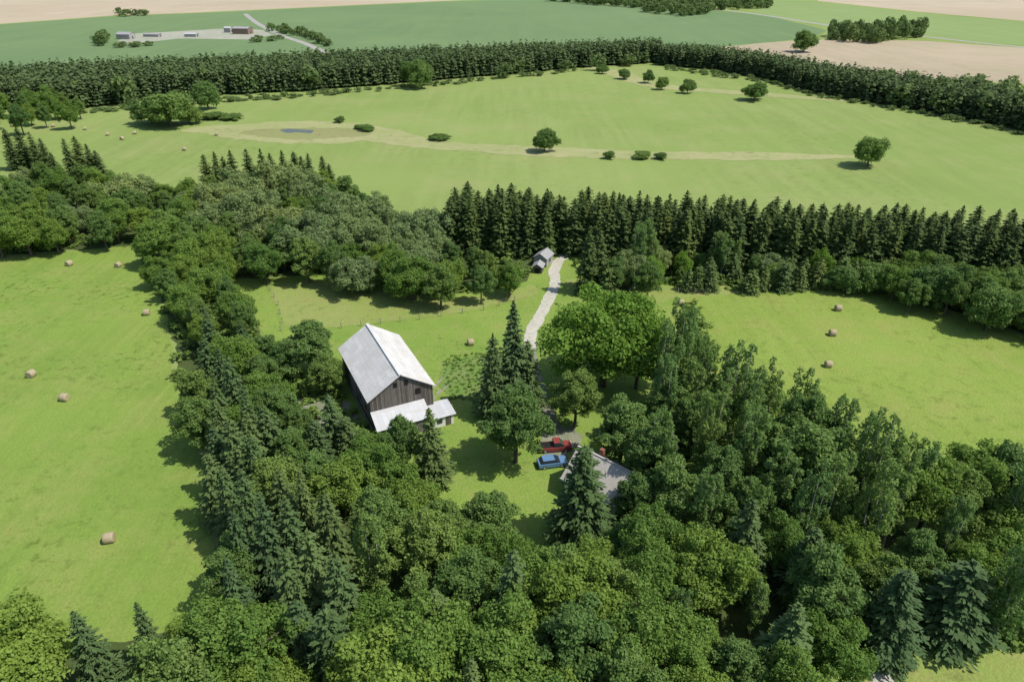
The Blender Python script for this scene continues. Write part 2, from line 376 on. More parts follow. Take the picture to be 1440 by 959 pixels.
# ------------------------------------------------------------ far woods (mass)
def stuff_mesh(name,templates,inst,mat):
    Qs=[];Ts=[]
    for i,(x,y,h,w) in enumerate(inst):
        Q,Tn=templates[i%len(templates)]
        a=rng.uniform(0,6.28);c,s=math.cos(a),math.sin(a)
        q=Q*np.array([w,w,h]); X=q[...,0]*c-q[...,1]*s+x; Y=q[...,0]*s+q[...,1]*c+y
        Qs.append(np.stack([X,Y,q[...,2]],-1)); Ts.append(np.clip(Tn*.5+rng.uniform(0,.5),0,1))
    return quadmesh(name,np.concatenate(Qs),np.concatenate(Ts),mat)
def tcone(n,leaf=.085):
    z=1-(1-.10)*np.sqrt(rng.random(n)); z=np.clip(z,.03,1); az=rng.uniform(0,6.28,n)
    lay=.75+.25*np.sin(z*60); r=(1-z)**.45*.5*lay*(1-.3*rng.random(n)**2)+.01
    P=np.stack([r*np.cos(az),r*np.sin(az),z],1); Nn=norm(np.stack([np.cos(az),np.sin(az),np.full(n,.9)],1))
    Tn=np.stack([np.cos(az)*.6,np.sin(az)*.6,np.full(n,-.35)],1)
    Q=leafquads(P*np.array([6,6,16]),Nn,leaf*16,2.,1.3,Tn+unit(n)*.3)/np.array([6,6,16])
    return Q,rng.random(n)
def tblob(n,leaf=.10,k=12):
    Qs=[]
    for i in range(k):
        c=unit(1)[0]*.3*np.array([1,1,1.05]); 
        d=unit(n//k); P=(c+d*rng.uniform(.14,.24))
        P[:,2]=P[:,2]+.45; Qs.append(leafquads(P,norm(d+[0,0,.3]),leaf,1.5,1.3))
    Q=np.concatenate(Qs); Q[...,2]=np.clip(Q[...,2],.0,1.2)
    return Q,rng.random(len(Q))
cones=[tcone(200) for _ in range(6)]; blobs=[tblob(420) for _ in range(6)]; bushes=[tblob(78,.2,9) for _ in range(5)]
def scatter(P,sp,hr,wr,tries=20000,cap=2000):
    xs=[p[0] for p in P]; ys=[p[1] for p in P]; grid={}; out=[]
    for _ in range(tries):
        x=random.uniform(min(xs),max(xs)); y=random.uniform(min(ys),max(ys))
        if not inside(x,y,P): continue
        g=(int(x//sp),int(y//sp))
        if any((x-a)**2+(y-b)**2<sp*sp for i in(-1,0,1) for j in(-1,0,1) for a,b in grid.get((g[0]+i,g[1]+j),())): continue
        grid.setdefault(g,[]).append((x,y)); out.append((x,y,random.uniform(*hr),random.uniform(*wr)))
        if len(out)>=cap: break
    return out
def stuff(name,me,label,cat):
    o=obj(name,me); o["kind"]="stuff"; o["label"]=label; o["category"]=cat; return o
belt=poly([(-260,175),(-60,160),(60,150),(100,155),(230,139),(400,130),(560,118),(700,106),(810,96),(930,88),(925,80),(800,84),(640,92),(500,98),(380,104),(200,112),(80,120),(-260,138)])
i1=scatter(belt,3.2,(12.5,15.5),(5.5,8),70000,3200)
stuff('pine_belt',stuff_mesh('pine_belt',cones,i1,M['far']),'long dark belt of planted pines behind the hay meadow','woodland')
belt2=poly([(935,84),(925,92),(1000,98),(1080,112),(1150,132),(1212,143),(1300,157),(1440,184),(1560,210),(1580,180),(1440,160),(1300,137),(1215,125),(1150,114),(1080,100),(1000,88)])
i2=scatter(belt2,3.2,(11.5,14),(5.5,7.6),50000,2100)
stuff('pine_belt',stuff_mesh('pine_belt',cones,i2,M['far']),'dark row of planted pines along the meadow edge','woodland')
b3=poly([(1215,143),(1300,157),(1440,184),(1560,210),(1560,170),(1440,150),(1330,135),(1240,128)])
i3=scatter(b3,11,(11,15),(12,17),3000)
i3+=scatter(poly([(60,140),(140,130),(330,120),(560,112),(560,120),(330,136),(120,154)]),22,(12,17),(12,16),1500)
i3+=scatter(poly([(700,104),(800,96),(900,88),(905,94),(790,104),(700,112)]),18,(7,12),(9,14),800)
i3+=scatter(poly([(100,160),(230,145),(400,136),(560,123),(700,111),(810,100),(810,102),(560,127),(400,140),(230,149),(100,164)]),5,(1.0,3.5),(4,8),9000,110)
i3+=scatter(poly([(935,95),(1000,101),(1080,115),(1150,135),(1300,160),(1440,188),(1440,191),(1300,163),(1150,138),(1080,118),(935,98)]),5,(1.0,3),(3,7),9000,90)
stuff('broadleaf_belt',stuff_mesh('broadleaf_belt',blobs,i3,M['farb']),'lighter broadleaf trees mixed along the pine belt','woodland')
far=[]
far+=scatter(poly([(770,2),(860,10),(920,14),(1000,16),(1080,12),(1085,6),(960,4),(860,-2),(780,-6)]),14,(8,17),(14,20),6000)
far+=scatter(poly([(900,18),(960,24),(1000,20),(990,14),(920,14)]),13,(7,15),(12,18),2000)
far+=scatter(poly([(1165,58),(1230,62),(1298,52),(1290,46),(1230,48),(1170,50)]),8,(6,18),(8,13),3000)
far+=scatter(poly([(165,24),(205,23),(206,21),(165,22)]),14,(6,10),(12,20),2000)
far+=scatter(poly([(140,66),(152,62),(150,58),(138,60)]),8,(7,12),(9,13),600)
far+=scatter(poly([(165,68),(215,66),(214,63),(165,65)]),9,(3,6),(8,12),600)
far+=scatter(poly([(378,44),(400,48),(462,66),(455,58),(410,44)]),8,(4,9),(7,11),900)
far+=scatter(poly([(350,62),(400,58),(395,55),(350,58)]),10,(3,5),(9,13),300)
stuff('distant_trees',stuff_mesh('distant_trees',blobs,far,M['farb']),'small clumps of trees among the distant farm fields','woodland')
# undergrowth
ug=[]
for P,n in ((poly([(190,345),(240,330),(330,400),(360,470),(470,600),(330,800),(290,790),(285,640),(250,560),(235,470),(210,400)]),420),
            (poly([(0,362),(180,338),(320,388),(450,383),(540,398),(600,415),(680,412),(755,392),(750,370),(300,340),(0,330)]),420),
            (poly([(820,385),(930,395),(960,410),(1250,400),(1440,468),(1440,400),(1100,372),(820,370)]),900),
            (poly([(970,420),(1010,490),(1100,560),(1260,720),(1100,760),(960,660),(930,560)]),300),
            (poly([(640,372),(740,380),(1440,420),(1440,400),(640,345)]),240),
            (poly([(400,540),(520,620),(560,680),(640,700),(620,650),(480,560),(420,530)]),90),
            (poly([(850,650),(900,660),(900,740),(880,735)]),25),
            (poly([(380,550),(470,545),(490,560),(400,570)]),25),
            (poly([(760,800),(860,780),(900,820),(760,860)]),60),
            (poly([(1255,900),(1300,900),(1500,890),(1500,912),(1260,925)]),70)):
    k=scatter(P,1.2,(.7,2.4),(1.4,3.6),n*4,n); ug+=k
ug=[t for t in ug if not any((t[0]-a)**2+(t[1]-b)**2<(r*.7)**2 for a,b,r in keepout)]
stuff('undergrowth',stuff_mesh('undergrowth',bushes,ug,M['shrub']),'tangled green shrubs and weeds under the trees','undergrowth')
# ------------------------------------------------------------ ground sheets
def catmull(P,closed=True,k=6):
    n=len(P);out=[]
    rngi=range(n if closed else n-1)
    for i in rngi:
        if closed: p=[P[(i+j-1)%n] for j in range(4)]
        else: p=[P[max(0,i-1)],P[i],P[i+1],P[min(n-1,i+2)]]
        for s in range(k):
            t=s/k
            out.append(tuple(.5*(2*p[1][d]+(p[2][d]-p[0][d])*t+(2*p[0][d]-5*p[1][d]+4*p[2][d]-p[3][d])*t*t+(3*p[1][d]-p[0][d]-3*p[2][d]+p[3][d])*t**3) for d in(0,1)))
    if not closed: out.append(P[-1])
    return out
lay=[0.004]
def sheet(name,P,mat,smooth=False,jit=.5,seg=3.):
    if smooth: P=catmull(P)
    out=[]
    for i in range(len(P)):
        x0,y0=P[i];x1,y1=P[(i+1)%len(P)];L=math.hypot(x1-x0,y1-y0)
        k=max(1,min(60,int(L/seg)))
        for s in range(k):
            t=s/k; out.append((x0+(x1-x0)*t+random.uniform(-jit,jit),y0+(y1-y0)*t+random.uniform(-jit,jit)))
    z=lay[0]; lay[0]+=.005
    return structure(name,mk_mesh(name,[(x,y,z) for x,y in out],[tuple(range(len(out)))],mat))
def ribbon(name,P,w,mat,k=8,jit=.15):
    C=catmull(P,False,k); V=[];Fc=[]; z=lay[0]; lay[0]+=.005; nC=len(C)
    for i,(x,y) in enumerate(C):
        a=C[max(0,i-1)];b=C[min(nC-1,i+1)];dx,dy=b[0]-a[0],b[1]-a[1];L=math.hypot(dx,dy)+1e-6
        wi=w if not isinstance(w,(list,tuple)) else w[min(len(w)-2,i//k)]*(1-(i%k)/k if i<nC-1 else 0)+w[min(len(w)-1,i//k+1)]*((i%k)/k if i<nC-1 else 1)
        w1=wi/2+random.uniform(-jit,jit); w2=wi/2+random.uniform(-jit,jit)
        V+=[(x-dy/L*w1,y+dx/L*w1,z),(x+dy/L*w2,y-dx/L*w2,z)]
        if i: Fc.append((2*i-2,2*i-1,2*i+1,2*i))
    return structure(name,mk_mesh(name,V,Fc,mat))
mg=field_mat('meadow_grass',(.230,.315,.085),(.275,.350,.108),(.33,.345,.14),.35,.28,1.45,9,.006,.3)
hay=field_mat('mown_hay_grass',(.195,.295,.055),(.245,.34,.070),(.315,.325,.10),1.0,.36,.12,2.6,.02,.6)
hay2=field_mat('right_hay_grass',(.215,.305,.056),(.26,.345,.072),(.32,.325,.10),.5,.28,1.2,3.5,.02,.5)
lawn=field_mat('lawn_grass',(.18,.285,.052),(.24,.335,.068),(.29,.31,.095),.5,.0,0,5,.05,.8)
rough=field_mat('rough_grass',(.24,.315,.075),(.28,.33,.10),(.34,.30,.12),.55,.0,0,5,.05,.5)
marsh=field_mat('marsh_grass',(.25,.28,.105),(.29,.30,.13),(.32,.27,.14),.6,.0,0,5,.03,.3)
dry=field_mat('dry_meadow_grass',(.33,.35,.15),(.39,.385,.19),(.27,.325,.11),.5,.0,0,5,.03,.3)
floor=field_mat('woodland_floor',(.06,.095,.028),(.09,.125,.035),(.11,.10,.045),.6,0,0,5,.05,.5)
soy=field_mat('soybean_rows',(.155,.24,.105),(.18,.265,.118),(.20,.275,.115),.1,.25,1.0,25,.003,.1)  # this and the other far crops: colours set slightly paler in place of haze
soy2=field_mat('bright_crop',(.23,.315,.11),(.26,.345,.13),(.27,.35,.14),.1,.15,.2,20,.004,.1)
wheat=field_mat('ripe_wheat',(.46,.38,.27),(.54,.45,.33),(.44,.39,.25),.1,.2,1.2,20,.004,.1)
wheat2=field_mat('stubble_field',(.42,.35,.24),(.48,.40,.28),(.37,.35,.21),.2,.3,1.25,12,.004,.1)
gravel=field_mat('gravel',(.55,.53,.45),(.49,.47,.39),(.36,.36,.24),.45,0,0,5,.2,1.0)
padm=field_mat('compound_gravel',(.36,.37,.29),(.42,.41,.34),(.28,.32,.18),.3,0,0,5,.02,.1)
yardm=field_mat('worn_yard_gravel',(.22,.24,.16),(.32,.31,.24),(.17,.23,.08),.6,0,0,5,.15,.8)
asph=field_mat('pale_road',(.40,.38,.35),(.36,.34,.32),(.35,.33,.30),.1,0,0,5,.1,.5)
soil=field_mat('garden_soil',(.15,.25,.055),(.21,.26,.09),(.14,.26,.05),.5,0,0,5,.2,1.)
V=[];Fc=[]
ns=24
for i in range(ns+1):
    for j in range(ns+1): V.append((-6000+12000*i/ns,-1500+9000*j/ns,0))
for i in range(ns):
    for j in range(ns): a=i*(ns+1)+j; Fc.append((a,a+ns+1,a+ns+2,a+1))
structure('ground',mk_mesh('ground',V,Fc,mg))
sheet('soybean_field',poly([(-500,120),(-300,110),(0,120),(500,100),(930,75),(1000,68),(1130,55),(1165,44),(1080,22),(800,-3),(640,2),(450,11),(300,18),(150,24),(0,35),(-500,62)]),soy,jit=1,seg=20)
sheet('wheat_field',poly([(-500,60),(0,34),(150,23),(300,17),(450,10),(640,1),(800,-8),(-700,-8)]),wheat,jit=1,seg=20)
sheet('crop_field',poly([(1090,0),(1060,18),(1180,42),(1440,64),(1700,90),(1700,50),(1440,31),(1280,18),(1140,2)]),soy2,jit=1,seg=20)
sheet('stubble_field',poly([(1150,2),(1290,17),(1440,30),(1700,48),(1700,-12),(1150,-12)]),wheat,jit=1,seg=20)
sheet('stubble_field',poly([(1005,68),(1060,62),(1140,56),(1300,58),(1440,68),(1700,92),(1700,180),(1440,118),(1250,108),(1100,88)]),wheat2,jit=1,seg=20)
ribbon('country_road',poly([(980,10),(1060,20),(1180,38),(1300,52),(1440,67),(1700,92)]),7,asph)
ribbon('country_road',poly([(345,20),(360,32),(390,48),(430,62),(458,75)]),6,asph)
sheet('farmyard_gravel',poly([(165,58),(190,48),(260,44),(330,40),(370,43),(385,50),(350,56),(250,55),(180,63)]),padm,jit=1,seg=10)
ribbon('dry_grass',poly([(255,184),(300,182),(345,184),(390,184),(440,186),(490,188),(530,190),(575,199),(620,205),(680,209),(760,213),(850,217),(950,219),(1060,220),(1215,221)]),[4,16,30,40,42,38,24,16,12,13,16,12,11,12,5],dry,6,1.3)
ribbon('marsh_grass',poly([(340,186),(380,187),(430,188),(480,188),(520,190)]),[5,16,24,18,4],marsh,8,1.2)
ribbon('dry_grass',poly([(815,93),(860,102),(910,118),(960,125),(1040,131),(1110,136),(1190,143)]),[5,14,16,13,12,12,4],dry,8,1.3)
m,nt,out=new_mat('pond_water'); n=N(nt); n.bsdf(out,(.10,.115,.09),.3,spec=.4,normal=n.bump(n.noise(n.coord(),.8),.6,.2))
sheet('pond_water',poly([(394,184),(405,181.5),(422,182.5),(440,183.5),(436,188),(418,186.5),(404,187.5)]),m,True,.3)
sheet('hay_field',poly([(-200,385),(0,366),(180,344),(210,390),(235,450),(250,560),(282,640),(300,760),(320,860),(200,960),(-200,1000)]),hay)
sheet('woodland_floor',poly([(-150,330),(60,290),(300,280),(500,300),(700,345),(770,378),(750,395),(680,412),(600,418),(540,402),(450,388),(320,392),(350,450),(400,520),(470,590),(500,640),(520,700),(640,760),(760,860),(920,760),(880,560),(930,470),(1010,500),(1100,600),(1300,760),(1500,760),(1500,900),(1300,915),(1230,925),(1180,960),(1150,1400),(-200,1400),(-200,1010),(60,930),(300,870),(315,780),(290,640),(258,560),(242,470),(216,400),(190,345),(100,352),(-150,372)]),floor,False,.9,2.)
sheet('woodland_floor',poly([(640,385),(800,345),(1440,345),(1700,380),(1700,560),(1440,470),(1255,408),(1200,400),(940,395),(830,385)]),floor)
sheet('lawn',poly([(315,395),(450,386),(540,400),(600,415),(680,410),(740,396),(752,372),(790,345),(830,360),(835,385),(940,398),(1000,430),(930,480),(900,600),(880,740),(760,800),(640,740),(560,700),(470,600),(390,500),(350,440)]),lawn)
sheet('hay_field',poly([(950,418),(1100,408),(1215,403),(1300,432),(1440,474),(1600,520),(1700,800),(1330,800),(1240,720),(1060,600),(980,500),(940,440)]),hay2)
sheet('rough_grass',poly([(385,402),(480,396),(560,408),(640,420),(745,402),(750,415),(680,432),(590,446),(480,460),(405,458),(390,430)]),rough,True,.8)
sheet('rough_grass',poly([(800,392),(940,402),(1090,398),(1240,398),(1215,405),(1100,410),(960,420),(900,430),(820,410)]),rough,True,.6)
sheet('yard_gravel',poly([(395,565),(430,558),(485,565),(505,590),(500,610),(450,605),(405,590)]),yardm,True)
sheet('yard_gravel',poly([(762,602),(795,600),(818,614),(805,636),(785,655),(765,648)]),yardm,True)
ribbon('gravel_drive',poly([(830,322),(812,342),(798,356),(785,369),(779,384),(781,397),(774,416),(762,440),(748,466),(745,490)]),2.6,gravel,8,.25)
ribbon('gravel_drive',poly([(745,490),(748,515),(758,545),(775,590),(790,615)]),2.4,yardm)
sheet('roadside_grass',poly([(1262,922),(1330,915),(1440,905),(1700,900),(1700,1100),(1240,1100),(1200,940)]),rough)
ribbon('dirt_track',poly([(1195,915),(1230,945),(1262,985),(1290,1030)]),2.4,gravel)
sheet('garden_bed',poly([(620,518),(640,508),(662,502),(690,507),(692,530),(685,552),(645,562),(622,548)]),soil,True,.4,1.)
gb=scatter(poly([(620,512),(640,500),(695,495),(700,540),(690,565),(632,562)]),.9,(.2,.6),(.7,1.5),2500,230)
stuff('vegetable_plants',stuff_mesh('vegetable_plants',bushes,gb,M['shrub']),'leafy green vegetable plants filling the garden bed','vegetables')
# ------------------------------------------------------------ buildings
def board_mat(name,c1,c2,sc=4.):
    m,nt,out=new_mat(name); n=N(nt)
    g=n.node('ShaderNodeTexCoord'); sx=n.node('ShaderNodeSeparateXYZ'); n.link(g.outputs['Object'],sx.inputs[0])
    s=n.math('ADD',sx.outputs[0],sx.outputs[1]); q=n.math('MULTIPLY',s,sc)
    cell=n.math('FLOOR',q); fr=n.math('FRACT',q)
    wn=n.node('ShaderNodeTexWhiteNoise',noise_dimensions='1D'); n.link(cell,wn.inputs['W'])
    c=n.mix(wn.outputs['Value'],c1,c2)
    mp=n.coord(0,(3,3,.35)); st=n.noise(mp,2.5,6,.7); c=n.mix(n.rng(st,.4,.7,0,.6),c,tuple(x*.45 for x in c1))
    gap=n.math('LESS_THAN',fr,.10); c=n.mix(gap,c,(.012,.010,.009))
    n.bsdf(out,c,.9,spec=.15,normal=n.bump(fr,.3,.03)); return m
def metal_roof(name,c,rust,amt=.35,metal=.0,rough=.5):
    m,nt,out=new_mat(name); n=N(nt); co=n.coord()
    br=n.node('ShaderNodeTexBrick'); br.inputs['Scale'].default_value=1.
    br.inputs['Brick Width'].default_value=2.4;br.inputs['Row Height'].default_value=.76
    br.inputs['Mortar Size'].default_value=.012
    n.link(n.coord(math.pi/2),br.inputs['Vector'])
    br.inputs['Color1'].default_value=(*c,1); br.inputs['Color2'].default_value=(*[x*.85 for x in c],1); br.inputs['Mortar'].default_value=(*[x*.55 for x in c],1)
    cc=n.mix(n.rng(n.noise(co,.5,6,.7),.44,.70,0,amt),br.outputs['Color'],rust)
    st=n.noise(n.coord(0,(.15,2.,.15)),1.5,4,.7); cc=n.mix(n.rng(st,.42,.72,0,.45),cc,rust)
    w=n.node('ShaderNodeTexWave',bands_direction='Y'); w.inputs['Scale'].default_value=1.6; n.link(co,w.inputs['Vector'])
    n.bsdf(out,cc,rough,metal,.3,n.bump(w.outputs['Fac'],.35,.03)); return m
barnwood=board_mat('weathered_barn_boards',(.12,.105,.09),(.25,.225,.20))
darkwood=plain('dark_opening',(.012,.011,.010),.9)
stone=plain('field_stone',(.30,.28,.25),.9,var=.5,scale=4)
roofm=metal_roof('pale_metal_roof',(.70,.695,.67),(.50,.46,.40),.5)
roofw=metal_roof('white_metal_roof',(.54,.56,.58),(.42,.40,.37),.5)
white=plain('white_paint',(.74,.74,.72),.6,var=.1)
glass=plain('dark_window_glass',(.03,.04,.05),.1,spec=.7,var=.1)
shingle=plain('tan_shingles',(.50,.47,.41),.9,var=.25,scale=4)
greyroof=plain('grey_shingles',(.36,.36,.36),.85,var=.3,scale=4)
greyw=plain('grey_siding',(.35,.34,.32),.8,var=.2)
def roof_slabs(W,L,eave,ridge,oh,th,mat,name='roof'):
    hw=W/2;sl=(ridge-eave)/hw; x1=hw+oh; z1=eave-oh*sl; y=L/2+oh*.8
    prof=[(-x1,z1),(0,ridge),(x1,z1),(x1,z1+th),(0,ridge+th*1.1),(-x1,z1+th)]
    Vv=[(px,-y,pz+.01) for px,pz in prof]+[(px,y,pz+.01) for px,pz in prof]
    Fa=[(0,1,4,5),(1,2,3,4),(11,10,7,6),(10,9,8,7)]
    for i in range(6): j=(i+1)%6; Fa.append((i,i+6,j+6,j))
    return mk_mesh(name,Vv,Fa,mat)
def walls(W,L,eave,ridge,mat,z0=0.,name='wall'):
    w,l=W/2,L/2
    Vv=[(-w,-l,z0),(w,-l,z0),(w,-l,eave),(0,-l,ridge),(-w,-l,eave),(-w,l,z0),(w,l,z0),(w,l,eave),(0,l,ridge),(-w,l,eave)]
    Fa=[(0,1,2,3,4),(6,5,9,8,7),(1,6,7,2),(5,0,4,9)]
    return mk_mesh(name,Vv,Fa,mat)
def window(p,x,y,z,w,h,face,frame=white):
    d={'y-':(0,-1),'y+':(0,1),'x+':(1,0),'x-':(-1,0)}[face]
    sz=(w,.06,h) if d[0]==0 else (.06,w,h); s2=(w-.2,.06,h-.2) if d[0]==0 else (.06,w-.2,h-.2)
    f=box('window',sz,(x+d[0]*.035,y+d[1]*.035,z),frame,p)
    box('window_pane',s2,(d[0]*.02,d[1]*.02,0),glass,f)
# barn
A=math.radians(26)
barn=root('barn','old weathered grey board barn with pale metal gable roof','barn',(-21.5,99.8,0),A)
W,L,E,Rg=10.4,18.2,6.4,9.7
obj('foundation',walls(W+.3,L+.3,1.5,1.5,stone,0,'foundation'),barn)
obj('wall',walls(W,L,E,Rg,barnwood,1.5),barn)
obj('roof',roof_slabs(W,L,E,Rg,.45,.10,roofm),barn)
sl=(Rg-E)/(W/2); x1=W/2+.45
Vv=[];Fa=[]
for i in range(25):
    y=-L/2-.3+i*(L+.6)/24
    for sgn in(-1,1):
        s=len(Vv); za=Rg+.125; zb=E-.45*sl+.115
        for (xx,zz) in((0.02*sgn,za),(x1*sgn,zb)):
            for dy,dz in((-.03,0),(-.03,.05),(.03,.05),(.03,0)): Vv.append((xx,y+dy,zz+dz))
        for k in range(3): Fa.append((s+k,s+k+1,s+5+k,s+4+k))
        Fa.append((s+4,s+5,s+6,s+7))
obj('roof_rib',mk_mesh('roof_rib',Vv,Fa,roofm),barn)
box('ridge_cap',(.5,L+.8,.08),(0,0,Rg+.17),roofm,barn,.02)
fr=board_mat('barn_trim',(.2,.18,.16),(.28,.26,.23))
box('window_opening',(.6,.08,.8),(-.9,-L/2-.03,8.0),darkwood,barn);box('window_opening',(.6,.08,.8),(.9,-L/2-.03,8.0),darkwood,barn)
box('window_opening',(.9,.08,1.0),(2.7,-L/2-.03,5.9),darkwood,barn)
box('barn_door',(.1,3.6,3.6),(-W/2-.06,2,3.35),fr,barn);box('barn_door',(.1,3.6,3.6),(W/2+.06,-1,3.3),fr,barn)
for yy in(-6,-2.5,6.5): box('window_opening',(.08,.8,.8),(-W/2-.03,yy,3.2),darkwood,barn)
# lean to
yf=-L/2
lt=mk_mesh('lean_to',[(-5.0,yf-.12,0),(-5.0,-12.2,0),(3.4,-12.2,0),(3.4,yf-.12,0),(-5.0,yf-.12,4.0),(-5.0,-12.2,2.65),(3.4,-12.2,2.65),(3.4,yf-.12,4.0)],[(0,1,5,4),(1,2,6,5),(2,3,7,6)],barnwood)
lto=obj('lean_to',lt,barn)
def slab(name,c,th,mat,parent):
    Vv=[(x,y,z) for x,y,z in c]+[(x,y,z+th) for x,y,z in c]
    return obj(name,mk_mesh(name,Vv,[(3,2,1,0),(4,5,6,7),(0,1,5,4),(1,2,6,5),(2,3,7,6),(3,0,4,7)],mat),parent)
slab('lean_to_roof',[(-5.3,-12.5,2.58),(3.6,-12.5,2.58),(3.6,yf-.06,4.1),(-5.3,yf-.06,4.1)],.07,roofw,lto)
box('door',(1.1,.08,2.0),(-1,-12.24,1.0),darkwood,lto)
ax=mk_mesh('annex',[(3.6,-12.2,0),(7.4,-12.2,0),(7.4,-8.8,0),(3.6,-8.8,0),(3.6,-12.2,2.0),(7.4,-12.2,2.0),(7.4,-8.8,2.5),(3.6,-8.8,2.5)],[(0,1,5,4),(1,2,6,5),(2,3,7,6)],white)
an=obj('annex',ax,barn)
slab('annex_roof',[(3.9,-12.5,1.98),(7.8,-12.5,1.98),(7.8,-8.6,2.58),(3.9,-8.6,2.58)],.07,roofw,an)
box('door',(.9,.06,1.7),(6.5,-12.24,.87),barnwood,an); box('window',(.9,.06,.8),(5.0,-12.24,1.2),glass,an)
# house
hx,hy=G(850,662,4)
ho=root('farm_house','small white bungalow with tan shingle gable roof','house',(hx,hy,0),math.radians(50))
W2,L2,E2,R2_=7.0,8.4,3.1,5.9
obj('wall',walls(W2,L2,E2,R2_,white),ho); rf=obj('roof',roof_slabs(W2,L2,E2,R2_,.5,.16,shingle),ho)
box('fascia',(.06,L2+1.0,.26),(W2/2+.55,0,E2-.37),white,rf); box('fascia',(.06,L2+1.0,.26),(-W2/2-.55,0,E2-.37),white,rf)
box('ridge_cap',(.3,L2+.9,.07),(0,0,R2_+.2),shingle,rf,.02)
box('chimney',(.6,.6,1.4),(1.0,1.2,5.9),plain('red_brick',(.28,.12,.08),.9,var=.4,scale=8),rf)
for yy in(-3,0,3): window(ho,W2/2,yy,1.6,1.2,1.1,'x+'); window(ho,-W2/2,yy,1.6,1.2,1.1,'x-')
window(ho,-1.8,-L2/2,1.6,1.3,1.2,'y-'); window(ho,2.0,-L2/2,1.6,1.0,1.1,'y-')
d=box('door',(1.0,.08,2.1),(.3,-L2/2-.04,1.05),greyw,ho); box('handle',(.06,.08,.12),(.35,-.07,0),darkwood,d)
def gable(name,label,cat,u,v,rz,W,L,E,R,wm,rm,h=0):
    x,y=G(u,v,h); r=root(name,label,cat,(x,y,0),math.radians(rz))
    obj('wall',walls(W,L,E,R,wm),r); obj('roof',roof_slabs(W,L,E,R,.3,.1,rm),r)
    box('door',(1.2,.08,min(2.2,E*.8)),(0,-L/2-.05,min(2.2,E*.8)/2),darkwood,r)
    box('window',(.08,1,.8),(W/2+.04,0,E*.55),glass,r); return r
gable('field_shed','small grey-roofed shed beside the gravel drive','shed',764,371,-25,3.4,4.2,2.3,3.4,greyw,greyroof)
gable('field_shed','low grey hut at the end of the drive','shed',757,382,-15,2.2,2.6,1.7,2.4,barnwood,greyroof)
brickm=plain('brown_brick_wall',(.24,.17,.13),.9,var=.3,scale=2)
gable('farm_building','brown brick utility building with flat grey roof','farm building',342,48,80,10,16,5,6.2,brickm,greyroof)
gable('farm_building','low grey utility building on the gravel compound','farm building',178,55,80,9,13,4,5.6,greyw,greyroof)
gable('farm_building','low white utility building on the gravel compound','farm building',270,52,85,6,11,2.4,3.2,greyw,roofw)
gable('farm_building','long low pale building on the gravel compound','farm building',215,52,82,6,15,2.2,3.0,greyw,greyroof)
gable('farm_building','tall narrow grey building on the gravel compound','farm building',322,46,75,5,7,4,5,greyw,roofw)
# ------------------------------------------------------------ bales
def bale_mesh():
    m,nt,out=new_mat('straw'); n=N(nt); co=n.coord(0,(1,6,6)); f=n.noise(co,3,6,.7)
    c=n.mix(n.rng(f,.3,.7),(.24,.20,.12),(.50,.43,.28)); n.bsdf(out,c,.95,spec=.1,normal=n.bump(f,.6,.08))
    Vv=[];Fa=[];k=28
    prof=[(-.66,.25),(-.68,.5),(-.66,.66),(-.60,.74),(-.3,.765),(0,.77),(.3,.765),(.60,.74),(.66,.66),(.68,.5),(.66,.25)]
    for px,r in prof:
        for i in range(k):
            a=2*math.pi*i/k; rr=r*(1+random.uniform(-.015,.015)); z=math.sin(a)*rr
            if z<-.66: z=-.66-(abs(z)-.66)*.2
            Vv.append((px,math.cos(a)*rr,z+.68))
    for j in range(len(prof)-1):
        for i in range(k): Fa.append((j*k+i,j*k+(i+1)%k,(j+1)*k+(i+1)%k,(j+1)*k+i))
    Fa.append(tuple(range(k))[::-1]); Fa.append(tuple((len(prof)-1)*k+i for i in range(k)))
    return mk_mesh('hay_bale',Vv,Fa,m,True)
bm_=bale_mesh()
for u,v in [(98,374),(167,376),(207,443),(45,530),(92,563),(155,761),(1178,437),(1170,472),(1164,516),(957,429),(662,485),(18,179),(75,179),(120,183),(152,191),(190,189),(172,197),(260,212),(305,191)]:
    x,y=G(u,v); s=random.uniform(.88,.98)
    root('hay_bale','round straw-coloured hay bale lying on the mown field','hay bale',(x,y,0),random.choice([.1,.3,-.2,1.4,.2])+random.uniform(-.2,.2),'round hay bales on the fields',bm_,(s,s,s))
# ------------------------------------------------------------ vehicles
tyre=plain('tyre_rubber',(.02,.02,.02),.8); rimm=plain('steel_rim',(.5,.5,.5),.35,.6)
def wheel(parent,x,y,r,w,rm=rimm):
    def cyl(name,rad,wd,mat,par,loc):
        k=20;Vv=[];Fa=[]
        prof=[(-wd/2,rad*.86),(-wd/2*.8,rad),(wd/2*.8,rad),(wd/2,rad*.86)]
        for py,r_ in prof:
            for i in range(k): a=2*math.pi*i/k; Vv.append((math.cos(a)*r_,py,math.sin(a)*r_))
        for j in range(3):
            for i in range(k): Fa.append((j*k+i,j*k+(i+1)%k,(j+1)*k+(i+1)%k,(j+1)*k+i))
        Fa.append(tuple(range(k)));Fa.append(tuple(3*k+i for i in range(k)))
        return obj(name,mk_mesh(name,Vv,Fa,mat),par,loc)
    t=cyl('wheel',r,w,tyre,parent,(x,y,r)); cyl('rim',r*.58,w+.04,rm,t,(0,0,0))
